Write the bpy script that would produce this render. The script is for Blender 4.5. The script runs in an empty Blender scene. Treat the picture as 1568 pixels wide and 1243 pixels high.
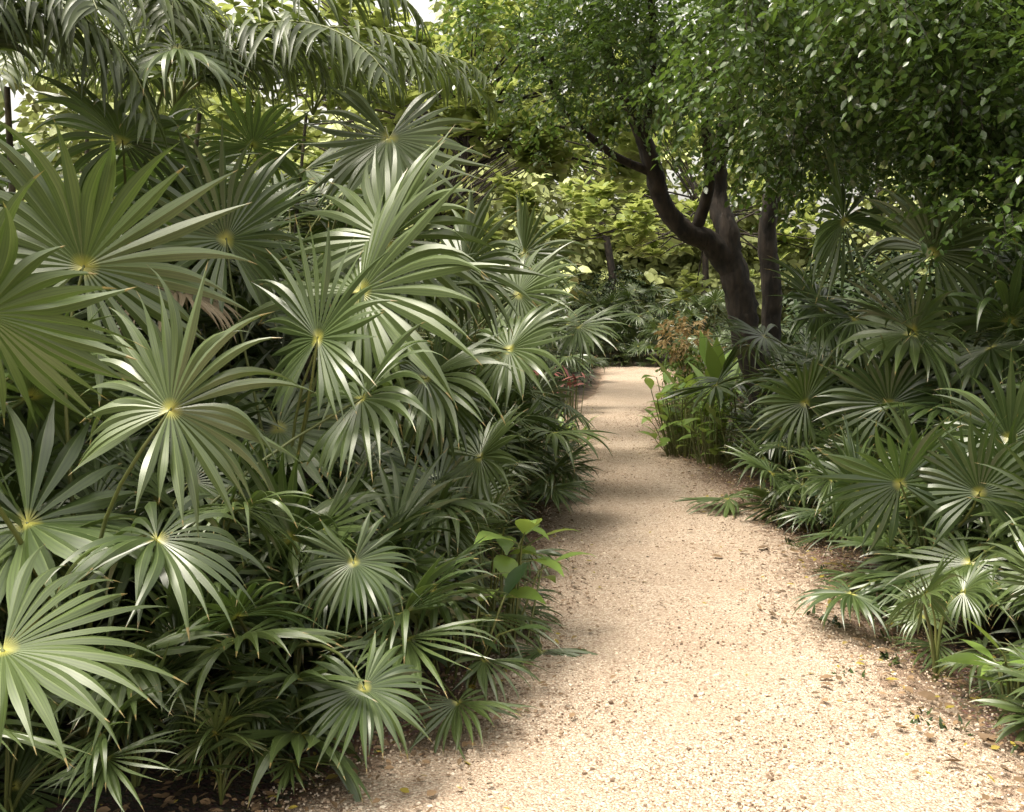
import bpy, math, numpy as np
from mathutils import noise, Vector
rng=np.random.default_rng(11)
sc=bpy.context.scene
UP=np.array([0,0,1.0])
def nz(v):
    v=np.asarray(v,float); return v/np.maximum(np.linalg.norm(v,axis=-1,keepdims=True),1e-9)
# ---------------------------------------------------------------- mesh builder
class MB:
    def __init__(s): s.v=[];s.f=[];s.c=[];s.m=[];s.n=0
    def add(s,v,f,c,m=0):
        v=np.asarray(v,float).reshape(-1,3); s.v.append(v); s.f.append(np.asarray(f,int).reshape(-1,4)+s.n)
        c=np.broadcast_to(np.asarray(c,float),(len(v),4)); s.c.append(c)
        s.m.append(np.full(len(s.f[-1]),m,int)); s.n+=len(v)
    def mesh(s,name,mats,smooth=True):
        v=np.concatenate(s.v);f=np.concatenate(s.f);c=np.concatenate(s.c);m=np.concatenate(s.m)
        me=bpy.data.meshes.new(name)
        me.vertices.add(len(v)); me.vertices.foreach_set('co',v.astype(np.float32).ravel())
        me.loops.add(f.size); me.loops.foreach_set('vertex_index',f.astype(np.int32).ravel())
        me.polygons.add(len(f)); me.polygons.foreach_set('loop_start',(np.arange(len(f))*4).astype(np.int32))
        me.polygons.foreach_set('loop_total',np.full(len(f),4,np.int32))
        me.polygons.foreach_set('material_index',m.astype(np.int32))
        me.polygons.foreach_set('use_smooth',np.full(len(f),smooth,bool))
        me.update(calc_edges=True)
        a=me.attributes.new('col','FLOAT_COLOR','POINT'); a.data.foreach_set('color',c.astype(np.float32).ravel())
        for x in mats: me.materials.append(x)
        return me
    def obj(s,name,mats,smooth=True):
        return place(name,s.mesh(name,mats,smooth))
def place(name,me,loc=(0,0,0),rz=0,sc_=1.0,tilt=(0,0)):
    o=bpy.data.objects.new(name,me); o.location=loc; o.rotation_euler=(tilt[0],tilt[1],rz); o.scale=(sc_,)*3
    sc.collection.objects.link(o); return o

def blades(B,P0,D,N,steps,W,prof,droop,fold=.3,jit=0.0,col0=None,mat=0,split=False,tt=None,dpow=1.0,jstart=0,twist=0.0):
    P0=np.asarray(P0,float); D=nz(D); n=len(P0); steps=np.asarray(steps,float); K=steps.shape[1]+1
    side=nz(np.cross(D,N)); d=D.copy(); tot=steps.sum(1)
    cum=np.concatenate([np.zeros((n,1)),np.cumsum(steps,1)],1)/tot[:,None]
    droop=np.broadcast_to(np.asarray(droop,float),(n,))
    jv=rng.normal(0,1,(n,1))*jit; jn=rng.normal(0,1,(n,1))*jit*.7; tw=rng.normal(0,1,(n,1))*twist
    P=[P0];NN=[nz(np.cross(side,d))];SS=[side]
    for k in range(K-1):
        tm=(cum[:,k]+cum[:,k+1])/2; ds=(cum[:,k+1]-cum[:,k])
        d=d-UP*(droop*2.2*tm**dpow*ds)[:,None]
        if k>=jstart: d=d+(side*jv+NN[0]*jn)*ds[:,None]
        d=nz(d); P.append(P[-1]+d*steps[:,k:k+1]); nn=nz(np.cross(side,d)); th=tw*np.clip(cum[:,k+1:k+2]-.2,0,1)
        SS.append(side*np.cos(th)+nn*np.sin(th)); NN.append(nn*np.cos(th)-side*np.sin(th))
    P=np.stack(P,1);NN=np.stack(NN,1);S=np.stack(SS,1)
    prof=np.broadcast_to(np.asarray(prof,float),(n,K)); w=(np.asarray(W)[:,None]*prof)[...,None]
    Lf=P-S*w; Rt=P+S*w; C=P-NN*w*fold
    if split: V=np.stack([Lf,C,C,Rt],2); a=[0,.5,.5,1];pairs=[(0,1),(2,3)]
    else: V=np.stack([Lf,C,Rt],2); a=[0,.5,1];pairs=[(0,1),(1,2)]
    J=V.shape[2]; idx=np.arange(n*K*J).reshape(n,K,J)
    F=np.concatenate([np.stack([idx[:,:-1,p],idx[:,:-1,q],idx[:,1:,q],idx[:,1:,p]],-1).reshape(-1,4) for p,q in pairs])
    c=np.zeros((n,K,J,4))
    if col0 is None: col0=rng.random(n)
    c[...,0]=np.broadcast_to(np.asarray(col0,float),(n,))[:,None,None]
    c[...,1]=(cum if tt is None else tt)[:,:,None]; c[...,2]=np.array(a); c[...,3]=rng.random(n)[:,None,None]
    B.add(V,F,c.reshape(-1,4),mat)

def tube(B,pts,rad,col=(.5,.5,.5,.5),mat=1,ns=6,rough=0.0,sub=1):
    pts=np.asarray(pts,float); rad=np.asarray(rad,float)
    if sub>1:
        n=len(pts); q=[];r=[]
        for i in range(n-1):
            p0,p1,p2,p3=pts[max(i-1,0)],pts[i],pts[i+1],pts[min(i+2,n-1)]
            for s_ in range(sub):
                t=s_/sub; q.append(.5*((2*p1)+(-p0+p2)*t+(2*p0-5*p1+4*p2-p3)*t*t+(-p0+3*p1-3*p2+p3)*t**3)); r.append(rad[i]*(1-t)+rad[i+1]*t)
        q.append(pts[-1]);r.append(rad[-1]); pts=np.array(q);rad=np.array(r)
    T=nz(np.gradient(pts,axis=0)); ref=np.array([.3,1,.1]) if abs(T[0][1])<.8 else np.array([1,0,.1])
    A=nz(np.cross(T,ref)); Bn=np.cross(T,A); th=np.linspace(0,2*np.pi,ns,endpoint=False)
    rr=np.broadcast_to(rad[:,None],(len(pts),ns)).copy()
    if rough: rr*=1+rough*rng.normal(0,1,rr.shape)
    V=pts[:,None]+A[:,None]*(np.cos(th)*rr)[...,None]+Bn[:,None]*(np.sin(th)*rr)[...,None]
    idx=np.arange(V.shape[0]*ns).reshape(-1,ns); nx=np.roll(idx,-1,1)
    F=np.stack([idx[:-1],nx[:-1],nx[1:],idx[1:]],-1).reshape(-1,4)
    B.add(V,F,col,mat)
def bez(a,b,c,d,n=9):
    t=np.linspace(0,1,n)[:,None]; a,b,c,d=map(np.asarray,(a,b,c,d))
    return a*(1-t)**3+3*b*t*(1-t)**2+3*c*t*t*(1-t)+d*t**3

def fan(B,hub,F,N,R,nseg=34,spread=5.5,fuse=.36,droop=.35,colr=None,jit=.28,mat=0,Ku=7,cupk=1.0):
    F=nz(F);N=nz(N); S=nz(np.cross(F,N)); N=np.cross(S,F)
    if colr is None: colr=rng.random()
    nseg=int(nseg); a=np.linspace(-spread/2,spread/2,nseg); dl=spread/nseg/2
    wob=rng.uniform(-.16,.16); cup=cupk*(.08+rng.uniform(.1,.5)*np.cos(2*a+rng.uniform(-.5,.5)))+wob*np.sin(3*a)
    D=np.cos(a)[:,None]*F+np.sin(a)[:,None]*S+N*cup[:,None]
    L=R*(.70+.30*np.cos(a/2))*rng.uniform(.84,1.06,nseg)
    Kf=4 if Ku>5 else 2
    steps=np.concatenate([np.full((nseg,Kf),R*fuse/Kf),np.repeat(((L-R*fuse)/Ku)[:,None],Ku,1)],1)
    q=np.linspace(0,1,Ku+1)[1:]
    prof=np.concatenate([np.linspace(.04,1,Kf+1),(1+.25*np.sin(np.clip(q*1.5,0,1)*3.14))*(1-q**1.7)*.99+.01])
    W=np.full(nseg,R*fuse*math.tan(dl)*1.05)
    tt=np.concatenate([np.linspace(0,fuse,Kf+1),fuse+(1-fuse)*q])
    dr=droop*rng.uniform(.6,1.5,nseg)
    dr=np.where(rng.random(nseg)<.12,dr*2.2+.3,dr)
    blades(B,np.repeat(np.asarray(hub,float)[None],nseg,0),D,np.repeat(N[None],nseg,0),steps,W,prof,dr,fold=-.5,jit=jit*1.6,
           col0=colr,mat=mat,split=True,tt=np.repeat(tt[None],nseg,0),dpow=1.3,jstart=Kf,twist=.7)

def petiole(B,base,hub,F,r=.007):
    base=np.asarray(base,float);hub=np.asarray(hub,float);F=nz(F); h=np.linalg.norm(hub-base)
    P=bez(base,base+UP*h*.45+(hub-base)*.1,hub-F*h*.28,hub+F*.01); tube(B,P,np.linspace(r*1.3,r*.65,len(P)),(rng.random(),.5,.5,.5),1,5)

def palm_auto(B,base,trunk,nleaf,Rr,Pr,el=(15,85),azr=(0,360),dead=.02,lean=(0,0),Ku=7):
    base=np.asarray(base,float); crown=base+np.array([lean[0],lean[1],trunk])
    if trunk>.15:
        tube(B,[base-UP*.05,base+np.array([lean[0]*.3,lean[1]*.3,trunk*.5]),crown,crown+UP*.1],[.05,.042,.04,.03],(.3,.3,.3,.3),2,8,rough=.08,sub=5)
    for i in range(nleaf):
        az=math.radians(azr[0]+(azr[1]-azr[0])*((i*.618)%1)+rng.uniform(-12,12)); e=math.radians(rng.uniform(*el))
        h=np.array([math.cos(az),math.sin(az),0]); L=rng.uniform(*Pr); d=h*math.cos(e)+UP*math.sin(e)
        hub=crown+d*L-UP*L*.12*math.cos(e); e2=e-math.radians(rng.uniform(15,60)); F=h*math.cos(e2)+UP*math.sin(e2)
        N=-h*math.sin(e2)+UP*math.cos(e2)+rng.normal(0,.22,3); R=rng.uniform(*Rr)
        isd=rng.random()<dead
        fan(B,hub,F,N,R,nseg=rng.integers(23,31),spread=rng.uniform(4.4,5.7),fuse=rng.uniform(.28,.44),droop=rng.uniform(.25,1.0)+(1.2 if isd else 0),mat=3 if isd else 0,Ku=Ku)
        petiole(B,crown,hub,F,.006 if R<.4 else .008)

# ---------------------------------------------------------------- materials
def M(name):
    m=bpy.data.materials.new(name); m.use_nodes=True; nt=m.node_tree; nt.nodes.clear()
    return m,nt,lambda t,**k:_n(nt,t,**k)
def _n(nt,t,**k):
    n=nt.nodes.new(t)
    for a,b in k.items():
        if a in n.inputs: n.inputs[a].default_value=b
        else: setattr(n,a,b)
    return n
def mixc(nt,f,a,b,blend='MIX'):
    n=nt.nodes.new('ShaderNodeMix'); n.data_type='RGBA'; n.blend_type=blend
    for s,v in ((n.inputs[0],f),(n.inputs[6],a),(n.inputs[7],b)):
        if hasattr(v,'links'): nt.links.new(v,s)
        elif isinstance(v,(int,float)): s.default_value=v
        else: s.default_value=(*v,1)
    return n.outputs[2]
def ramp(nt,src,pts):
    r=nt.nodes.new('ShaderNodeValToRGB'); e=r.color_ramp.elements
    while len(e)<len(pts): e.new(.5)
    for x,(p,c) in zip(e,pts): x.position=p; x.color=(*c,1) if not isinstance(c,(int,float)) else (c,c,c,1)
    nt.links.new(src,r.inputs[0]); return r.outputs[0]
def leafmat(name,dark,light,rough=.38,tr=.25,trc=(.2,.32,.03),hub=None,spec=.5,tip=None,stripe=0,yellow=0,hi=1.6):
    m,nt,N=M(name); L=nt.links
    at=N('ShaderNodeAttribute',attribute_name='col'); se=N('ShaderNodeSeparateColor'); L.new(at.outputs['Color'],se.inputs[0])
    if stripe:
        oi=N('ShaderNodeObjectInfo'); ad=N('ShaderNodeMath',operation='MULTIPLY_ADD'); L.new(oi.outputs['Random'],ad.inputs[0]); ad.inputs[1].default_value=.5; L.new(se.outputs[0],ad.inputs[2])
        pp=N('ShaderNodeMath',operation='PINGPONG'); L.new(ad.outputs[0],pp.inputs[0]); pp.inputs[1].default_value=1; rsrc=pp.outputs[0]
    else: rsrc=se.outputs[0]
    c=mixc(nt,rsrc,dark,light)
    c=mixc(nt,ramp(nt,at.outputs['Alpha'],[(.3,0.0),(1,.45)]),c,[x*hi for x in light])
    if yellow:
        c=mixc(nt,ramp(nt,rsrc,[(1-yellow-.02,0.0),(1-yellow,.9)]),c,(.30,.24,.03))
    if stripe:
        w=N('ShaderNodeMath',operation='MULTIPLY'); L.new(se.outputs[2],w.inputs[0]); w.inputs[1].default_value=31.4
        s=N('ShaderNodeMath',operation='SINE'); L.new(w.outputs[0],s.inputs[0])
        c=mixc(nt,ramp(nt,s.outputs[0],[(.0,0.0),(1,stripe)]),c,[x*.45 for x in dark])
        c=mixc(nt,ramp(nt,se.outputs[2],[(.44,0.0),(.5,.4),(.56,0.0)]),c,(.2,.25,.09))
    if hub: c=mixc(nt,ramp(nt,se.outputs[1],[(.0,1.0),(.03,.6),(.09,0.0)]),c,hub)
    if tip:
        mr=N('ShaderNodeMath',operation='MULTIPLY_ADD'); L.new(at.outputs['Alpha'],mr.inputs[0]); mr.inputs[1].default_value=.1; L.new(se.outputs[1],mr.inputs[2])
        c=mixc(nt,ramp(nt,mr.outputs[0],[(.99,0.0),(1.0,.8)]),c,tip)
    bs=N('ShaderNodeBsdfPrincipled'); bs.inputs['Roughness'].default_value=rough; bs.inputs['Specular IOR Level'].default_value=spec
    L.new(c,bs.inputs['Base Color']); o=N('ShaderNodeOutputMaterial')
    if tr>0:
        tb=N('ShaderNodeBsdfTranslucent'); L.new(mixc(nt,.6,c,trc),tb.inputs[0])
        ms=N('ShaderNodeMixShader'); ms.inputs[0].default_value=tr; L.new(bs.outputs[0],ms.inputs[1]); L.new(tb.outputs[0],ms.inputs[2]); L.new(ms.outputs[0],o.inputs[0])
    else: L.new(bs.outputs[0],o.inputs[0])
    return m
def barkmat(name,c1,c2,scale=18,bump=.6):
    m,nt,N=M(name); L=nt.links; tc=N('ShaderNodeTexCoord'); mp=N('ShaderNodeMapping'); mp.inputs['Scale'].default_value=(1,1,.35); L.new(tc.outputs['Object'],mp.inputs[0])
    no=N('ShaderNodeTexNoise'); no.inputs['Scale'].default_value=scale; no.inputs['Detail'].default_value=6; L.new(mp.outputs[0],no.inputs[0])
    bs=N('ShaderNodeBsdfPrincipled'); bs.inputs['Roughness'].default_value=.8; L.new(ramp(nt,no.outputs[0],[(.35,c1),(.68,c2)]),bs.inputs['Base Color'])
    b=N('ShaderNodeBump'); b.inputs['Strength'].default_value=bump; b.inputs['Distance'].default_value=.03; L.new(no.outputs[0],b.inputs['Height']); L.new(b.outputs[0],bs.inputs['Normal'])
    o=N('ShaderNodeOutputMaterial'); L.new(bs.outputs[0],o.inputs[0]); return m
fanm=leafmat('palm_leaf',(.020,.043,.010),(.078,.110,.032),.37,.12,(.22,.36,.05),hub=(.5,.46,.09),tip=(.27,.19,.07),stripe=.4,spec=.9,hi=1.6)
deadm=leafmat('dead_palm_leaf',(.16,.12,.07),(.3,.25,.17),.6,0)
petm=leafmat('palm_stalk',(.06,.08,.02),(.12,.13,.035),.45,0.0)
ptrunk=barkmat('palm_trunk_fibre',(.03,.025,.015),(.12,.10,.06),30)
bark=barkmat('tree_bark',(.011,.008,.006),(.052,.037,.027),14,1.0)
PM=[fanm,petm,ptrunk,deadm]
smallleaf=leafmat('glossy_small_leaf',(.020,.045,.010),(.065,.115,.020),.3,.25,(.25,.40,.05),spec=1.0,yellow=.01)
bigleaf=leafmat('sea_almond_leaf',(.13,.18,.045),(.27,.33,.10),.42,.42,(.6,.65,.18),yellow=.03)
farleaf=leafmat('distant_leaf',(.18,.21,.07),(.44,.48,.20),.5,0)  # glow of light through leaves put into a lighter base colour, no translucency
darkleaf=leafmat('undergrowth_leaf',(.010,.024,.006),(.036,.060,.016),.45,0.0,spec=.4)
featherm=leafmat('areca_leaf',(.02,.034,.009),(.072,.095,.028),.42,.15,(.25,.35,.05),spec=.7)
broad=leafmat('broad_leaf',(.07,.13,.022),(.17,.26,.06),.36,.3,(.4,.5,.07))
redleaf=leafmat('red_leaf',(.07,.018,.02),(.22,.07,.06),.4,0)
orangeleaf=leafmat('croton_leaf',(.22,.15,.05),(.45,.33,.15),.45,.2,(.6,.38,.14))
litter=leafmat('dry_leaf',(.07,.045,.025),(.22,.14,.075),.75,0,yellow=.10)

PT=np.array([(-6,-1.7,2.3),(2,-1.1,1.95),(3.2,-.74,1.9),(4.06,-.2,1.8),(5.1,.02,1.82),(6.3,.15,1.95),(7.7,.26,2.08),(9.4,.3,2.0),(11.6,.43,1.98),(15.2,.8,2.25),(16.8,1.0,2.45),(20.3,1.75,3.25),(25,2.3,4.1),(29,2.6,4.6),(33,2.3,4.4),(37,1.2,3.4)])
def edges(y): return np.interp(y,PT[:,0],PT[:,1]),np.interp(y,PT[:,0],PT[:,2])
def gdist(x,y):
    l,r=edges(y); return np.maximum(l-x,x-r)
def sm(a,b,x): t=np.clip((x-a)/(b-a),0,1); return t*t*(3-2*t)
def nzv(x,y,s,sd=0): return np.array([noise.noise(Vector((a*s,b*s,sd))) for a,b in zip(x,y)])
def grid(name,xs,ys,zf,cf,mat):
    X,Y=np.meshgrid(xs,ys); X=X.ravel();Y=Y.ravel(); Z=zf(X,Y); B=MB()
    i=np.arange(len(xs)*len(ys)).reshape(len(ys),len(xs)); F=np.stack([i[:-1,:-1],i[:-1,1:],i[1:,1:],i[1:,:-1]],-1).reshape(-1,4)
    B.add(np.stack([X,Y,Z],1),F,cf(X,Y)); return B.obj(name,[mat])
def soilmat():
    m,nt,N=M('soil'); L=nt.links; tc=N('ShaderNodeTexCoord')
    a=N('ShaderNodeTexNoise'); a.inputs['Scale'].default_value=3; a.inputs['Detail'].default_value=6; L.new(tc.outputs['Object'],a.inputs[0])
    v=N('ShaderNodeTexVoronoi'); v.inputs['Scale'].default_value=80; L.new(tc.outputs['Object'],v.inputs['Vector'])
    at=N('ShaderNodeAttribute',attribute_name='col'); se=N('ShaderNodeSeparateColor'); L.new(at.outputs['Color'],se.inputs[0])
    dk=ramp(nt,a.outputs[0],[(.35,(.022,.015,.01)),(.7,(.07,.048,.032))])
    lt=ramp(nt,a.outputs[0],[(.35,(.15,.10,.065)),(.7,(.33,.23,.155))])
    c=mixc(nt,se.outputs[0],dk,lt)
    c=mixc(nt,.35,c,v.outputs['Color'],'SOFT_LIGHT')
    bs=N('ShaderNodeBsdfPrincipled'); bs.inputs['Roughness'].default_value=.9; L.new(c,bs.inputs['Base Color'])
    b=N('ShaderNodeBump'); b.inputs['Strength'].default_value=.7; b.inputs['Distance'].default_value=.012; L.new(v.outputs['Distance'],b.inputs['Height']); L.new(b.outputs[0],bs.inputs['Normal'])
    o=N('ShaderNodeOutputMaterial'); L.new(bs.outputs[0],o.inputs[0]); return m
xs=np.unique(np.concatenate([[-300,-100,-40,-20,-12],np.arange(-8,8.01,.09),[12,20,40,100,300]])); ys=np.unique(np.concatenate([[-300,-80,-20,-6],np.arange(-2,14,.09),np.arange(14,36,.3),[45,60,100,300]]))
def gz(x,y):
    g=gdist(x,y); return -.03+.07*sm(-.05,.7,g)+nzv(x,y,2.2)*.018*sm(-.3,.3,g)+nzv(x,y,9,3)*.008
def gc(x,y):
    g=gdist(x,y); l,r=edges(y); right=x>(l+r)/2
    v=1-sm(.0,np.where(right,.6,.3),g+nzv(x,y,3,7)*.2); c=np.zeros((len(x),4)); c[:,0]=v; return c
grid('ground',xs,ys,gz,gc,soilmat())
def pathmat():
    m,nt,N=M('gravel_path'); L=nt.links; tc=N('ShaderNodeTexCoord')
    v=N('ShaderNodeTexVoronoi'); v.inputs['Scale'].default_value=105; L.new(tc.outputs['Object'],v.inputs['Vector'])
    sp=N('ShaderNodeSeparateColor'); L.new(v.outputs['Color'],sp.inputs[0])
    a=N('ShaderNodeTexNoise'); a.inputs['Scale'].default_value=1.6; a.inputs['Detail'].default_value=6; a.inputs['Roughness'].default_value=.65; L.new(tc.outputs['Object'],a.inputs[0])
    c=ramp(nt,sp.outputs[0],[(0,(.19,.125,.085)),(.14,(.44,.325,.24)),(.5,(.60,.48,.37)),(1,(.80,.69,.56))])
    c=mixc(nt,ramp(nt,v.outputs['Distance'],[(.3,0.0),(.7,.6)]),c,(.27,.185,.13))
    c=mixc(nt,ramp(nt,a.outputs[0],[(.38,.5),(.6,0.0)]),c,(.44,.325,.235))
    f=N('ShaderNodeTexNoise'); f.inputs['Scale'].default_value=11; f.inputs['Detail'].default_value=5; L.new(tc.outputs['Object'],f.inputs[0])
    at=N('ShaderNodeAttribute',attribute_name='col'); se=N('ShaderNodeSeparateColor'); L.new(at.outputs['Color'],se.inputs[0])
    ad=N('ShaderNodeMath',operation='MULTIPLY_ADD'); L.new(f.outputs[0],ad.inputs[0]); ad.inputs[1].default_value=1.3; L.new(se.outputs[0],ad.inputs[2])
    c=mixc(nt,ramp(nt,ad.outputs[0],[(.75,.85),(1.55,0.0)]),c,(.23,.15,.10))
    bs=N('ShaderNodeBsdfPrincipled'); bs.inputs['Roughness'].default_value=.85; L.new(c,bs.inputs['Base Color'])
    b=N('ShaderNodeBump'); b.inputs['Strength'].default_value=1; b.inputs['Distance'].default_value=.01; b.invert=True; L.new(v.outputs['Distance'],b.inputs['Height']); L.new(b.outputs[0],bs.inputs['Normal'])
    o=N('ShaderNodeOutputMaterial'); L.new(bs.outputs[0],o.inputs[0]); return m
pm=pathmat()
yy=np.arange(-5,36,.08); ss=np.linspace(0,1,36); B=MB()
Yg,Sg=np.meshgrid(yy,ss,indexing='ij'); l,r=edges(Yg); l=l-.1;r=r+.12; Xg=l+(r-l)*Sg
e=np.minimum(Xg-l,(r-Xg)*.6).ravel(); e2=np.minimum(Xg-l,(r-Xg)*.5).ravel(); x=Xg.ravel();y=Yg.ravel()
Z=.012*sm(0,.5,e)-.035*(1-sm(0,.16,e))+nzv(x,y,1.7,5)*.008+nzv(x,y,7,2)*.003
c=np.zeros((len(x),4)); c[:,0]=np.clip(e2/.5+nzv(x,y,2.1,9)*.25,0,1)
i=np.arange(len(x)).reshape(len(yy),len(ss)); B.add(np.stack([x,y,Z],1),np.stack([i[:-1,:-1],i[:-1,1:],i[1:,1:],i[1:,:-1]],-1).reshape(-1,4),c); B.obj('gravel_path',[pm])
n=34000; y=3+13*rng.random(n)**1.7; l,r=edges(y); s=rng.random(n); x=l-.15+(r-l+.45)*s
cube=np.array([(a,b,c) for a in(-1,1) for b in(-1,1) for c in(-1,1)],float); q=[(0,1,3,2),(4,6,7,5),(0,4,5,1),(2,3,7,6),(0,2,6,4),(1,5,7,3)]
sz=rng.uniform(.0018,.0048,n)*(1+.8*(rng.random(n)<.05)); V=cube[None]*rng.uniform(.55,1,(n,8,3))*sz[:,None,None]*np.array([1,1.2,.7]); th=rng.random(n)*6.28
V=np.stack([V[...,0]*np.cos(th)[:,None]-V[...,1]*np.sin(th)[:,None],V[...,0]*np.sin(th)[:,None]+V[...,1]*np.cos(th)[:,None],V[...,2]],-1)
V+=np.stack([x,y,np.full(n,.012)+sz*.3],1)[:,None]
F=(np.arange(n)[:,None,None]*8+np.array(q)[None]).reshape(-1,4); cc=np.repeat(rng.random(n),8); C=np.zeros((n*8,4)); C[:,0]=cc
m,nt,N=M('pebble'); at=N('ShaderNodeAttribute',attribute_name='col'); se=N('ShaderNodeSeparateColor'); nt.links.new(at.outputs['Color'],se.inputs[0])
bs=N('ShaderNodeBsdfPrincipled'); bs.inputs['Roughness'].default_value=.8; nt.links.new(ramp(nt,se.outputs[0],[(0,(.12,.075,.05)),(.26,(.36,.26,.175)),(.6,(.61,.48,.37)),(1,(.82,.72,.60))]),bs.inputs[0]); o=N('ShaderNodeOutputMaterial'); nt.links.new(bs.outputs[0],o.inputs[0])
B=MB(); B.add(V,F,C); B.obj('gravel_stones',[m],False)
def flatleaves(B,x,y,z,L,mat=0):
    n=len(x); th=rng.random(n)*6.28; D=np.stack([np.cos(th),np.sin(th),rng.uniform(-.1,.25,n)],1); Nn=np.stack([rng.normal(0,.35,n),rng.normal(0,.35,n),np.ones(n)],1)
    blades(B,np.stack([x,y,z],1),D,Nn,np.repeat((L/3)[:,None],3,1),L*rng.uniform(.16,.3,n),[.15,1,.8,.03],.3,fold=.3,mat=mat)
B=MB(); n=12000; y=2.5+15*rng.random(n)**1.6; l,r=edges(y); sd=rng.random(n)<.45; off=rng.normal(.28,.33,n); x=np.where(sd,l-off,r+off)
flatleaves(B,x,y,np.full(n,.035),rng.uniform(.012,.05,n))
n=340; y=3+9*rng.random(n); l,r=edges(y); x=l+(r-l)*rng.beta(.5,.5,n); flatleaves(B,x,y,np.full(n,.018),rng.uniform(.012,.04,n))
n=60; y=rng.uniform(3.3,8,n); l,r=edges(y); flatleaves(B,r+rng.normal(-.08,.28,n),y,np.full(n,.035),rng.uniform(.05,.1,n))
B.obj('leaf_litter',[litter])

# ---------------------------------------------------------------- hero palms
def hero(base,leaves,extra=0,Rr=(.3,.45),Pr=(.4,.8),trunk=.0,dead=.0,azr=(0,360),dk=1.25):
    B=MB(); base=np.array([base[0],base[1],.0])
    for (p,F,N,R,dr,cr) in leaves:
        p=np.array(p,float); fan(B,p,F,N,R,nseg=rng.integers(28,34),spread=rng.uniform(5.1,5.6),fuse=.38,droop=dr*dk+.1,colr=cr*.6); petiole(B,base+UP*trunk,p,F,.008)
    if extra or trunk>.15: palm_auto(B,base,trunk,extra,Rr,Pr,dead=dead,azr=azr)
    B.obj('fan_palm',PM)
hero((-1.75,2.75),[((-1.15,2.25,.84),(.45,-.55,-.3),(.1,-.6,.8),.42,.6,.9),
      ((-1.07,3.0,.92),(.05,-.75,-.2),(0,-.35,.95),.42,.95,.3)],4,(.3,.42),(.4,.7),azr=(60,260))
hero((-1.5,3.5),[((-1.03,3.0,1.31),(.5,.3,.75),(.15,-.8,.55),.45,.6,.8),
      ((-1.3,2.45,1.6),(.95,-.1,.45),(.35,-.75,-.3),.46,.12,.0),
      ((-1.55,3.6,1.77),(.3,.0,.95),(.3,-.8,.5),.66,.45,.95),
      ((-.62,4.1,1.25),(.5,-.2,.3),(.2,-.5,.8),.5,.7,.2)],6,(.4,.5),(.6,1.2),azr=(60,260))
hero((-1.0,3.9),[((-.58,3.65,.69),(.2,-.4,-.7),(.1,-.85,.55),.29,.45,.35),
      ((-.49,3.3,.36),(.3,-.6,-.45),(.1,-.7,.7),.3,.45,.45),
      ((-.95,3.45,.55),(.1,-.6,.3),(-.1,-.5,.8),.34,.6,.1)],6,(.26,.36),(.3,.7),azr=(0,360))
hero((-1.1,4.8),[((-.7,4.6,1.7),(.75,.0,.65),(.3,-.55,.8),.8,.5,.92),
      ((-.6,4.75,1.95),(.6,.1,.8),(.2,-.6,.75),.65,.5,.95),
      ((-.78,4.0,1.5),(.1,.15,1),(-.65,-.7,.2),.5,.2,.1),
      ((-1.35,4.7,1.95),(-.1,.1,1),(.75,-.65,.3),.6,.15,.15),
      ((-.4,4.6,1.3),(.8,-.2,.1),(.1,-.5,.8),.52,.8,.4)],6,(.4,.55),(.7,1.3))
hero((-.6,5.1),[((-.16,5.0,.88),(.6,-.4,.25),(-.1,-.75,.6),.38,.4,.93),
      ((-.33,4.6,.72),(.5,-.7,-.1),(.1,-.35,.95),.38,.9,.6),
      ((-.35,4.9,1.2),(.4,-.2,.4),(.1,-.8,.5),.42,.6,.2)],6,(.28,.4),(.4,.8))
hero((-1.3,6.3),[((-.74,6.0,2.66),(.05,-.35,-.8),(0,-.8,.6),.68,.3,.97),
      ((-.3,6.2,1.9),(.6,-.2,.5),(.1,-.8,.5),.6,.5,.7)],10,(.45,.6),(.6,1.0),trunk=1.3)
hero((-1.9,4.9),[((-1.48,4.4,2.77),(.1,-.55,-.5),(.1,-.8,.5),.4,.8,.98),((-1.8,4.6,2.4),(.1,-.4,.5),(.1,-.8,.5),.55,.7,.8)],9,(.4,.55),(.5,.8),trunk=1.6,dead=.12)
hero((-.7,7.4),[((-.02,7.0,1.35),(.7,-.3,.2),(.1,-.7,.6),.6,.6,.6),((.05,7.6,1.75),(.7,-.1,.5),(.1,-.7,.6),.6,.6,.9),((.1,8.2,2.1),(.6,-.2,.6),(.1,-.7,.6),.6,.5,.8)],7,(.45,.6),(.7,1.1),trunk=.5)
# right bank
hero((2.25,5.4),[((1.93,4.95,.76),(-.3,-.2,.7),(-.15,-.85,.5),.5,.3,.2),((2.3,4.9,.72),(.2,-.1,.9),(-.1,-.9,.4),.46,.25,.4),((1.98,5.7,.6),(-.6,-.3,.4),(-.15,-.8,.5),.44,.45,.1),((2.6,5.2,.95),(.3,.0,.9),(-.2,-.85,.5),.5,.3,.6)],7,(.36,.5),(.4,.85),dk=.9)
hero((1.85,4.35),[((1.68,4.05,.46),(-.1,-.5,.6),(-.05,-.75,.7),.27,.6,.97),((1.95,4.3,.4),(.4,-.4,.4),(-.05,-.6,.8),.22,.6,.5)],4,(.16,.24),(.15,.35))
hero((2.3,7.9),[((1.95,7.5,.4),(-.6,-.6,.1),(-.1,-.75,.7),.42,.5,.3),((2.15,7.3,.95),(-.4,-.1,.8),(-.2,-.85,.5),.5,.35,.7),((2.5,6.6,1.0),(.0,-.1,1),(-.2,-.85,.5),.55,.35,.3)],8,(.38,.52),(.35,.8),dk=.9)
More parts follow.
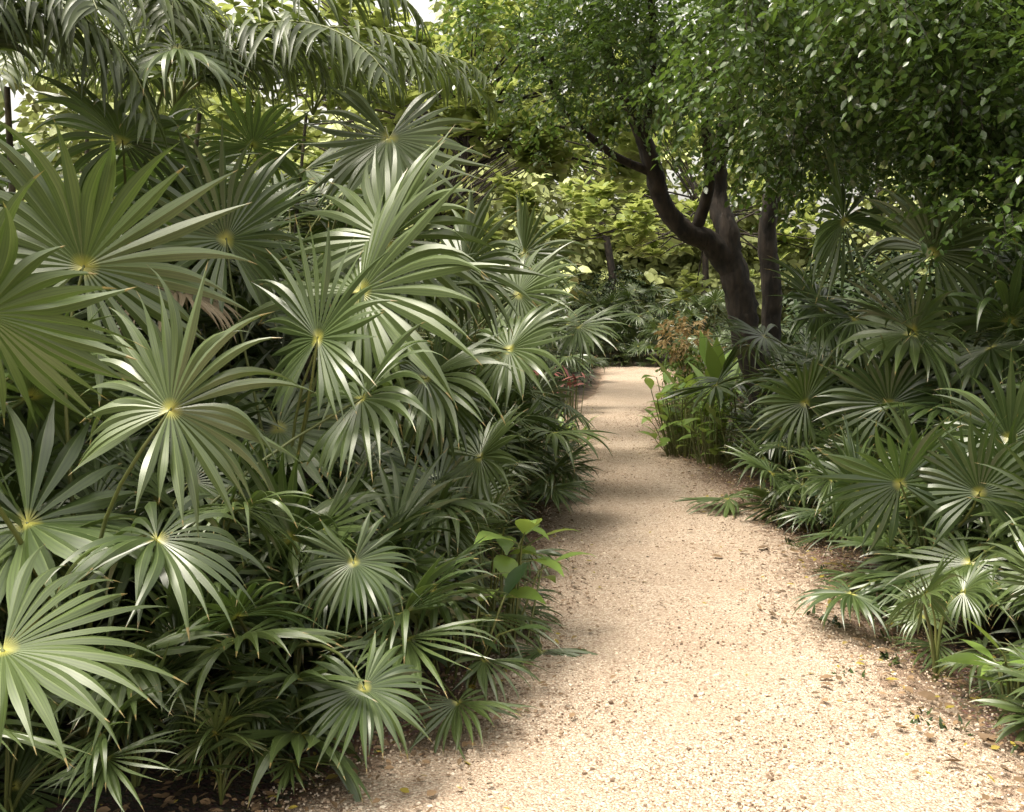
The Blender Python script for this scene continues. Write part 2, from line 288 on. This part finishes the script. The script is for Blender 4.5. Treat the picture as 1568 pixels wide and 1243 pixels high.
hero((3.3,7.2),[((2.3,6.9,2.25),(-.5,-.3,.5),(-.2,-.8,.6),.68,.55,.3),((2.75,6.5,2.0),(.1,-.4,.7),(-.1,-.8,.6),.65,.6,.6),((2.5,6.2,1.5),(-.3,-.6,.3),(-.1,-.8,.6),.68,.6,.05),((3.0,6.0,1.55),(-.1,-.6,.2),(0,-.8,.6),.7,.75,.1),((2.35,7.6,1.65),(-.8,-.3,.4),(-.1,-.7,.7),.6,.6,.2)],9,(.5,.65),(.7,1.1),trunk=1.0,dk=1.0)

VAR=[]
for k,(tr,nl,Rr,Pr,e0) in enumerate([(.0,9,(.26,.4),(.25,.6),15),(.0,11,(.3,.45),(.4,.8),15),(.2,13,(.42,.58),(.6,1.1),15),(.6,14,(.42,.6),(.6,1.1),0),(1.1,17,(.42,.62),(.6,1.0),-25),(1.6,18,(.42,.62),(.6,1.0),-35)]):
    B=MB(); palm_auto(B,(0,0,0),tr,nl,Rr,Pr,dead=0,Ku=5,el=(e0,85)); VAR.append(B.mesh('fan_palm',PM))
def vp(k,loc,rz,s=1.0,tilt=(0,0)): place('fan_palm',VAR[k].copy(),loc,rz,s,tilt)
def scatter(n,side,yr,offr,hfun,dmin=.45):
    pts=[];t=0
    while len(pts)<n and t<6000:
        t+=1; y=rng.uniform(*yr); off=offr[0]+(offr[1]-offr[0])*rng.random()**1.2; l,r=edges(y); x=l-off if side<0 else r+off
        if x*x+y*y<3.2**2 and abs(x)<2.2: continue
        if y<3.0 and x>-3.: 
            if side<0 and x>-1.9: continue
        if side>0 and off<.95 and 9.6<y<13.5: continue
        if any((x-a)**2+(y-b)**2<dmin**2 for a,b in pts): continue
        pts.append((x,y)); vp(hfun(off,y),(x,y,.0),rng.uniform(0,6.28),rng.uniform(.85,1.15),(rng.normal(0,.06),rng.normal(0,.06)))
scatter(24,-1,(3.6,10),(.35,.9),lambda o,y:rng.choice([0,1,1]),.4)
scatter(24,-1,(3,12),(.9,3.3),lambda o,y:rng.choice([1,2,3]) if o<2 else rng.choice([3,4,5]),.5)
scatter(18,-1,(10,28),(.6,3.0),lambda o,y:rng.choice([1,2,3]) if o<1.3 else rng.choice([3,4]),.9)
scatter(18,1,(4.9,10),(.5,.95),lambda o,y:rng.choice([0,1,1]),.38)
scatter(18,1,(5.2,10.5),(1.0,3.),lambda o,y:rng.choice([1,2]) if o<1.5 else rng.choice([2,3]),.55)
scatter(14,1,(13,28),(.8,3.5),lambda o,y:rng.choice([1,2,3]),.8)
for (x,y,k,s) in [(2.5,30.6,3,1),(3.5,31,2,1.2),(4.5,30.5,3,1.1),(1.7,30,4,1.1),(3.2,32,4,1.1),(5.2,30,4,1.1),(.9,29,4,1.1),(2.4,32.5,5,1),(4.2,32.5,5,1),(6,29.5,4,1.1),(3.9,30.7,1,1.2),(3.0,30.4,1,1.1),
   (3.9,8.6,3,1.1),(3.4,9.2,3,1.1),(4.2,7.4,4,1.1),(4.4,10,3,1.1),(5,8.8,4,1.1),(3.7,6.4,3,1.1),(2.0,3.35,0,.7),(2.35,3.7,1,.7),(2.35,4.3,1,.8),(2.6,4.7,1,1),(3.0,5.2,2,1),(2.9,9.6,3,1),
   (-2.3,3.9,3,1),(-1.9,4.2,2,1),(-2.7,4.7,4,1),(-1.7,5.6,4,1),(-2.4,5.9,5,1),(-1.25,3.3,0,.8),(-1.55,3.05,1,.7),(-.95,3.25,0,.6),(-1.95,3.2,2,.8),(-2.4,3.2,3,.8),(-1.6,7.2,5,1.05),(-3.1,6.5,5,1.1),(-2.2,7.9,5,1.2),(-3.4,5.4,5,1),(-.35,8.7,4,1.05),(-.1,10.5,4,1.05)]: vp(k,(x,y,0),rng.uniform(0,6),s)

# ---------------------------------------------------------------- leafy masses
def ell(n,e,shell=.5):
    cx,cy,cz,rx,ry,rz=e; d=nz(rng.normal(0,1,(n,3))); r=rng.random(n)**(1/3)*(1-shell)+shell*rng.uniform(.75,1.05,n)
    return np.array([cx,cy,cz])+d*r[:,None]*np.array([rx,ry,rz]),d
def twigs(B,P,d,nl,tw,L,wr,mat=0,droop=.5,tmat=1,curl=.5,twr=.0025):
    n=len(P); D=nz(d*np.array([1,1,.4])+rng.normal(0,.5,(n,3))-UP*.15); cg=rng.random(n)
    T=np.linspace(.1,1,nl); sag=-UP*droop*tw
    LP=(P[:,None]+D[:,None]*(T*tw)[None,:,None]+sag*(T**2)[None,:,None]); S=nz(np.cross(D,UP)); sg=np.where(np.arange(nl)%2==0,1,-1)
    LD=S[:,None]*sg[None,:,None]*.9+D[:,None]*.6+rng.normal(0,.35,(n,nl,3))-UP*.25; LN=UP+rng.normal(0,.5,(n,nl,3))
    ll=L*rng.uniform(.65,1.2,n*nl); cr=(cg[:,None]*.5+.5*rng.random((n,nl))).ravel()
    blades(B,LP.reshape(-1,3),LD.reshape(-1,3),LN.reshape(-1,3),np.repeat((ll/3)[:,None],3,1),ll*wr,[.1,.95,.8,.03],curl,fold=.22,col0=cr,mat=mat)
    if tmat is not None:
        W=np.full(n,twr); blades(B,P,D,np.repeat(UP[None],n,0)+rng.normal(0,.1,(n,3)),np.full((n,3),tw/3),W,[1,.9,.7,.4],droop,fold=1,mat=tmat)
def clumpy(n,e,k,cs):
    c,_=ell(k,e,.4); i=rng.integers(0,k,n); d=nz(rng.normal(0,1,(n,3))); return c[i]+d*(cs*rng.random(n)**.5)[:,None],d
B=MB(); bc=(.5,.5,.5,.5)
T=lambda pts,rad:tube(B,pts,rad,bc,1,12,rough=.06,sub=7)
T([(2.88,11,-.1),(2.82,11,.35),(2.76,11,.8),(2.58,11,1.4),(2.52,11,1.8),(2.38,11,2.25)],[.26,.2,.17,.165,.165,.155])
T([(2.40,11,2.12),(2.15,10.9,2.40),(1.88,10.8,2.5),(1.62,10.7,2.8),(1.5,10.6,3.15),(1.33,10.5,3.6),(1.0,10.2,4.2),(.8,9.8,5.0)],[.14,.125,.11,.10,.1,.085,.065,.03])
T([(2.40,11,2.15),(2.38,11,2.5),(2.29,11.1,2.9),(2.3,11,3.4),(2.5,10.6,4.2),(2.9,10,5)],[.14,.125,.115,.095,.08,.04])
T([(2.8,11.1,.5),(2.93,11.3,1.2),(2.95,11.3,1.9),(2.9,11.3,2.6),(3.1,11.2,3.4),(3.7,10.8,4.4),(4.1,10,5.2)],[.13,.11,.115,.105,.09,.07,.04])
T([(2.0,10.85,2.5),(2.1,10.6,3.0),(1.95,10,3.6),(1.9,9,4.2),(2.2,8,4.6)],[.07,.06,.05,.04,.02])
T([(3.1,11.1,3.5),(3.6,9.8,3.9),(3.7,8.4,4.0),(3.6,7,3.7),(3.3,6,3.3)],[.08,.07,.05,.035,.015])
T([(1.5,10.6,3.1),(1.0,10.4,3.3),(.5,10,3.7),(.2,9.5,4.3)],[.05,.04,.03,.012])
T([(1.4,10.5,3.5),(1.35,9.6,3.9),(1.2,8.6,4.3),(.9,7.6,4.4)],[.05,.04,.03,.012])
E=[(3.3,6.0,2.8,.9,1.1,.9,1000),(2.5,7.4,3.75,1.4,1.2,1.0,1250),(3.6,7.4,3.6,1.5,1.4,1.2,1300),(1.8,9.2,4.5,1.3,1.2,.85,850),(3.6,9.0,4.2,1.5,1.3,1.2,700),(1.0,9.0,4.6,1.1,1.2,.75,420),(4.6,8.2,3.1,1.3,1.5,1.2,500),(2.9,8,5.3,2.6,2.4,.8,350),(2.0,6.2,3.7,.8,.8,.5,350),(.7,10.2,3.6,.6,.9,.5,90),(3.3,10.2,3.4,.8,.6,.5,160),(.2,9.4,4.3,.8,.8,.5,200)]  # the wide, flat topmost clump is out of view, added to cast shadows
for *e,n in E:
    P,d=clumpy(n,e,max(8,n//45),.34); twigs(B,P,d,13,.42,.064,.3,0,.35)
B.obj('broadleaf_tree',[smallleaf,bark])
def rosettes(B,P,nl,L,wr,mat=0):
    n=len(P); az=rng.random((n,nl))*6.28; el=rng.uniform(-.2,1.0,(n,nl)); D=np.stack([np.cos(az)*np.cos(el),np.sin(az)*np.cos(el),np.sin(el)],-1)
    Nn=UP*1.0-D*.3+rng.normal(0,.2,D.shape); ll=L*rng.uniform(.7,1.15,n*nl); cr=(rng.random(n)[:,None]*.6+rng.random((n,nl))*.4).ravel()
    blades(B,np.repeat(P,nl,0),D.reshape(-1,3),Nn.reshape(-1,3),np.repeat((ll/5)[:,None],5,1),ll*wr,[.06,.45,.8,1,.8,.05],.5,fold=.18,col0=cr,mat=mat)
def almond(trunk,rad,ells,L=.24):
    B=MB(); tube(B,trunk,rad,bc,1,9,rough=.05,sub=5); top=np.array(trunk[-1])
    for *e,n in ells:
        P,_=clumpy(n,e,max(5,n//8),.3); rosettes(B,P,9,L,.26)
        for p in P[::9]: tube(B,bez(top-UP*rng.uniform(0,1),top+(p-top)*.3,p-UP*.3,p,5),[.02,.016,.012,.01,.007],bc,1,4)
    B.obj('sea_almond_tree',[bigleaf,bark])
almond([(-2.6,15.5,0),(-2.4,15,1.5),(-1.6,14.5,3),(-.6,13.5,4.5)],[.1,.09,.07,.05],[(.4,12.5,4.7,1.5,1.3,1.3,190),(-1.4,13,5.0,1.5,1.2,1.2,150),(1.2,12.5,4.0,1.0,1,.8,110),(-3.2,14,5.2,1.6,1.2,1.3,130)])
almond([(4.3,19,0),(4.2,18.6,1.2),(4,18,2.6),(3.4,17.4,3.6)],[.12,.1,.08,.04],[(2.1,16,3.1,1.5,1.2,.7,120),(4,18,3.2,2,1.3,1.3,160),(1.8,18,4.8,2,1.5,1.2,130)])
almond([(-2.5,21,0),(-2.3,20.6,2),(-1.5,20,4)],[.14,.12,.08],[(-.8,19,4.6,2.2,1.5,1.7,160),(-4.5,20,5.5,2.4,1.5,1.7,150),(1,21,6.6,2.4,1.5,1.3,130),(-2.2,20,7.5,2.8,1.5,1.2,130)],.34)
B=MB()
for i in range(130):
    y=rng.uniform(3.2,30); l,r=edges(y); s=rng.random()<.55; off=rng.uniform(.5,5) ; x=l-off if s else r+off
    if y<3.4 and abs(x)<2.5: continue
    h=rng.uniform(.15,.4)*min(1+off*.45,2); P,d=ell(int(45+12*off),(x,y,h,.4,.4,h),.3); twigs(B,P,d,8,.22,.075,.24,0,.2,tmat=None)
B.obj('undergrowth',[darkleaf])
B=MB()
for i in range(44):
    y=rng.uniform(24,42); x=rng.uniform(-20,22); l,r=edges(min(y,36))
    if y<34 and l-2<x<r+2: continue
    h=rng.uniform(2,12.0); P,d=clumpy(90,(x,y,h,2.4,1.6,1.7),9,1.0); twigs(B,P,d,8,.9,.42,.32,0,.2,tmat=None)
for i in range(50):
    x=-26+i*1.05+rng.normal(0,.3); y=44+rng.uniform(-2,2); h=rng.uniform(1,13); P,d=clumpy(120,(x,y,h,2.2,1.4,3.0),9,1.2); twigs(B,P,d,8,1.1,.55,.36,0,.2,tmat=None)
for i in range(44):
    x=-24+i*1.15; P,d=clumpy(170,(x,47,2.8,1.6,1.0,3.0),12,1.2); twigs(B,P,d,8,1.1,.6,.42,0,.2,tmat=None)
for i in range(14):
    x=rng.uniform(-20,22); y=rng.uniform(36,43); tube(B,[(x,y,0),(x+rng.normal(0,.4),y,3),(x+rng.normal(0,.8),y,7)],[.2,.15,.08],bc,1,7,sub=3)
B.obj('distant_trees',[farleaf,bark])
B=MB()
for i in range(46):
    s=rng.random()<.4; y=rng.uniform(9,28); l,r=edges(y); off=rng.uniform(3.0,8); x=l-off if s else r+off; h=rng.uniform(.5,2.3)
    P,d=clumpy(100,(x,y,h,1.1,1.0,.9),8,.5); twigs(B,P,d,9,.5,.15,.24,0,.2,tmat=None)
for (x,y,h) in [(1.2,32,1),(2.2,35.5,1.3),(3.2,36,1.5),(4.3,35.6,1.2),(5.4,34.5,1.1),(1.2,34,1.8),(.3,31,1.4),(6.4,31,1.2),(.0,33,2.2),(3.6,36.5,2.4),(5.5,14.5,1.6),(6.8,14,1.9),(6.2,12.5,1.4),(4.6,15.5,1.2),(3,33.5,.9),(4,33.5,.9),(3.4,33.8,2.0),(2.4,33.8,1.8),(4.6,33.6,1.8),(-3.4,8,1),(-4,7,1.2),(-3,9.5,1.2),(-4.4,9,1.6),(-2.6,6.8,.8),(-2.8,5.4,.7),(-2.3,4.6,.5)]:
    P,d=clumpy(130,(x,y,h,1.0,.9,1.0),8,.5); twigs(B,P,d,9,.4,.13,.26,0,.2,tmat=None)
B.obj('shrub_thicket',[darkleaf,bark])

def pinnate(B,P,nl=40,L=.45,W=.014,droop=1.0,cr=.3):
    P=np.asarray(P,float); t=np.linspace(.12,.99,nl); s=np.linspace(0,1,len(P)); Q=np.stack([np.interp(t,s,P[:,k]) for k in range(3)],1); Tn=nz(np.gradient(Q,axis=0)); S=nz(np.cross(Tn,UP))
    for sg in (-1,1):
        D=S*sg*.85+Tn*.6-UP*.1+rng.normal(0,.16,S.shape); ll=L*(.35+.65*np.sin(np.clip(t*1.1,0,1)*3.0))*rng.uniform(.8,1.1,nl)
        blades(B,Q,D,np.cross(S,Tn)+rng.normal(0,.15,S.shape),np.repeat((ll/6)[:,None],6,1),np.full(nl,W),[.4,1,1,.9,.7,.4,.03],droop*rng.uniform(.6,1.3,nl),fold=.35,jit=.3,col0=cr+.25*rng.random(nl),mat=0)
    tube(B,P,np.linspace(.011,.003,len(P)),(.5,.5,.5,.5),1,5)
def feather_palm(base,crown,fr,stems=3):
    B=MB(); base=np.array(base,float);crown=np.array(crown,float)
    for i in range(stems):
        o=np.array([rng.normal(0,.12),rng.normal(0,.12),0]); tube(B,[base+o,base+o*1.2+(crown-base)*.5,crown+o*.6],[.024,.018,.013],(.4,.5,.5,.5),2,7,sub=5)
    for (e,c) in fr:
        e=np.array(e,float); P=bez(crown,crown+UP*.5+(e-crown)*.15,e+UP*(.35+c)-(e-crown)*.25,e,16); pinnate(B,P,rng.integers(38,50),.5,.015,1.8,rng.random()*.7)
    B.obj('areca_palm',[featherm,petm,ptrunk])
feather_palm((-2.6,5.8,0),(-1.9,5.6,2.75),[((-.25,5.2,2.85),.1),((-.6,4.8,2.75),.15),((-.1,6.2,2.9),.1),((-1.5,4.4,2.9),.1),((-2.6,6.8,3.0),.1),((-.9,6.6,3.0),.2),((-.5,5.6,3.25),.3)],1)
feather_palm((-2.5,4.4,0),(-2.3,4.3,2.6),[((-1.5,3.6,2.7),.1),((-2.0,3.3,2.5),.1),((-3.0,3.6,2.5),.1),((-1.3,4.6,2.8),.2),((-2.9,5.0,2.8),.1),((-1.5,4.2,2.4),.2)],3)
feather_palm((-3.4,7.5,0),(-3.2,7.4,3.2),[((-2,6.4,3.2),.1),((-1.7,7.6,3.4),.1),((-4,6.4,3.2),.1),((-2.7,8.6,3.3),.1),((-3.1,6.0,3),.2),((-2.2,7.2,3.8),.3)],1)
feather_palm((-1.9,8.6,0),(-1.7,8.5,3.3),[((-.2,8.0,3.5),.1),((-.6,7.2,3.3),.2),((-1.5,6.9,3.6),.2),((-2.9,7.8,3.6),.1),((-.5,9.4,3.8),.2)],1)

def rosette_plant(name,base,n,L,W,el,mat,droop=.6,fold=.2,stalk=.0,prof=(.15,.55,.9,1,.75,.35,.03),h0=.0,spr=.0):
    B=MB(); base=np.array(base,float)
    az=np.arange(n)*2.4+rng.normal(0,.3,n); e=np.radians(rng.uniform(el[0],el[1],n)); D=np.stack([np.cos(az)*np.cos(e),np.sin(az)*np.cos(e),np.sin(e)],1); h=np.stack([np.cos(az),np.sin(az),0*az],1)
    off=np.stack([rng.normal(0,spr,n),rng.normal(0,spr,n),rng.uniform(0,h0,n)],1); P0=base+off; ll=L*rng.uniform(.7,1.1,n); P=P0+D*stalk
    Nn=UP*np.cos(e)[:,None]-h*np.sin(e)[:,None]+rng.normal(0,.15,(n,3)); K=len(prof)-1
    blades(B,P,D,Nn,np.repeat((ll/K)[:,None],K,1),W*ll/L,prof,droop,fold=fold,mat=0,tt=np.repeat(np.linspace(0,1,K+1)[None],n,0))
    for i in range(n): tube(B,[np.array([base[0]+off[i,0]*.6,base[1]+off[i,1]*.6,0]),(P0[i]+P[i])/2,P[i]+D[i]*.01],[.006,.005,.004],bc,1,4)
    return B.obj(name,[mat,petm])
rosette_plant('banana_plant',(2.3,11.3,.45),10,.6,.10,(50,85),broad,.45,h0=.4,stalk=.2,spr=.13)
for px,py in [(2.15,10.6),(2.45,10.3),(2.1,11.9),(2.3,12.9),(1.95,11.2)]:
    rosette_plant('peace_lily',(px,py,.05),64,.26,.06,(-5,60),broad,.8,stalk=.08,h0=.7,spr=.19)
B=MB()
for (cx,cy,cz,rr,n,mt) in [(2.3,13.4,1.35,.3,60,0),(2.5,13.5,1.1,.3,30,0),(2.2,13.4,1.0,.3,40,2),(2.5,13.4,.8,.4,60,2),(2.6,13.6,.5,.45,60,2)]:
    P,d=ell(n,(cx,cy,cz,rr,rr,rr*.8),.5); twigs(B,P,d,8,.14,.09,.2,mt,.2,tmat=1)
for i in range(7): tube(B,bez((2.4+rng.normal(0,.05),13.5,0),(2.4,13.5,.5),(2.35,13.4,.8),(2.35+rng.normal(0,.2),13.4+rng.normal(0,.15),1.2)),np.linspace(.012,.005,9),bc,1,5)
B.obj('croton_bush',[orangeleaf,petm,broad])
rosette_plant('cordyline_plant',(.45,12.2,.6),26,.36,.03,(0,65),redleaf,.8,h0=.3,spr=.08)
rosette_plant('cordyline_plant',(.9,14.8,.4),18,.34,.028,(0,60),redleaf,.7,h0=.25,spr=.08)
rosette_plant('spider_lily',(.55,11.8,.05),44,.36,.035,(10,70),broad,.9,h0=.15,spr=.17)
rosette_plant('philodendron_plant',(-.12,4.7,.2),24,.26,.06,(-5,60),broad,.9,stalk=.16,h0=.4,spr=.13)
rosette_plant('philodendron_plant',(-.3,4.4,.1),16,.22,.05,(-5,60),darkleaf,.9,stalk=.12,h0=.3,spr=.12)
rosette_plant('laurel_seedling',(2.0,3.95,.1),14,.25,.038,(0,60),broad,.5,stalk=.04,h0=.15,spr=.04)
for x,y in [(1.6,5.2),(1.66,5.1),(1.55,3.85),(1.62,3.95),(1.7,3.8),(.12,5.3),(-.1,4.4),(1.95,6.2),(1.85,4.9),(1.8,5.6),(1.95,6.9),(1.5,4.4),(1.75,4.6)]:
    rosette_plant('weed_seedling',(x,y,0),10,rng.uniform(.04,.09),.009,(10,80),darkleaf,.5,spr=.03)

# ---------------------------------------------------------------- camera, light
cam=bpy.data.cameras.new('camera'); co=bpy.data.objects.new('camera',cam); sc.collection.objects.link(co); co.location=(0,0,1.6); co.rotation_euler=(math.radians(90),0,0)
cam.lens=35; cam.sensor_width=36; cam.shift_y=-.09; cam.clip_end=1000; cam.clip_start=.05; sc.camera=co
el,az=66,-110
w=bpy.data.worlds.new('World'); sc.world=w; w.use_nodes=True; nt=w.node_tree; bg=nt.nodes['Background']
sk=nt.nodes.new('ShaderNodeTexSky'); sk.sky_type='NISHITA'; sk.sun_disc=False; sk.sun_elevation=math.radians(el); sk.sun_rotation=math.radians(az); sk.dust_density=6; sk.ozone_density=.4; sk.air_density=1.2
hs=nt.nodes.new('ShaderNodeHueSaturation'); hs.inputs['Saturation'].default_value=.2; hs.inputs['Value'].default_value=2.6; nt.links.new(sk.outputs[0],hs.inputs['Color'])
nt.links.new(mixc(nt,1.0,hs.outputs[0],(1,.95,.83),'MULTIPLY'),bg.inputs[0]); bg.inputs[1].default_value=.15
sl=bpy.data.lights.new('sun','SUN'); sl.energy=3.4; sl.angle=math.radians(20); sl.color=(1,.94,.82); so=bpy.data.objects.new('sun',sl); sc.collection.objects.link(so)
a=math.radians(az);e=math.radians(el); d=Vector((math.sin(a)*math.cos(e),math.cos(a)*math.cos(e),math.sin(e))); so.rotation_euler=d.to_track_quat('Z','Y').to_euler(); so.location=(0,0,20)
sc.view_settings.view_transform='Standard'; sc.view_settings.look='None'; sc.view_settings.exposure=0
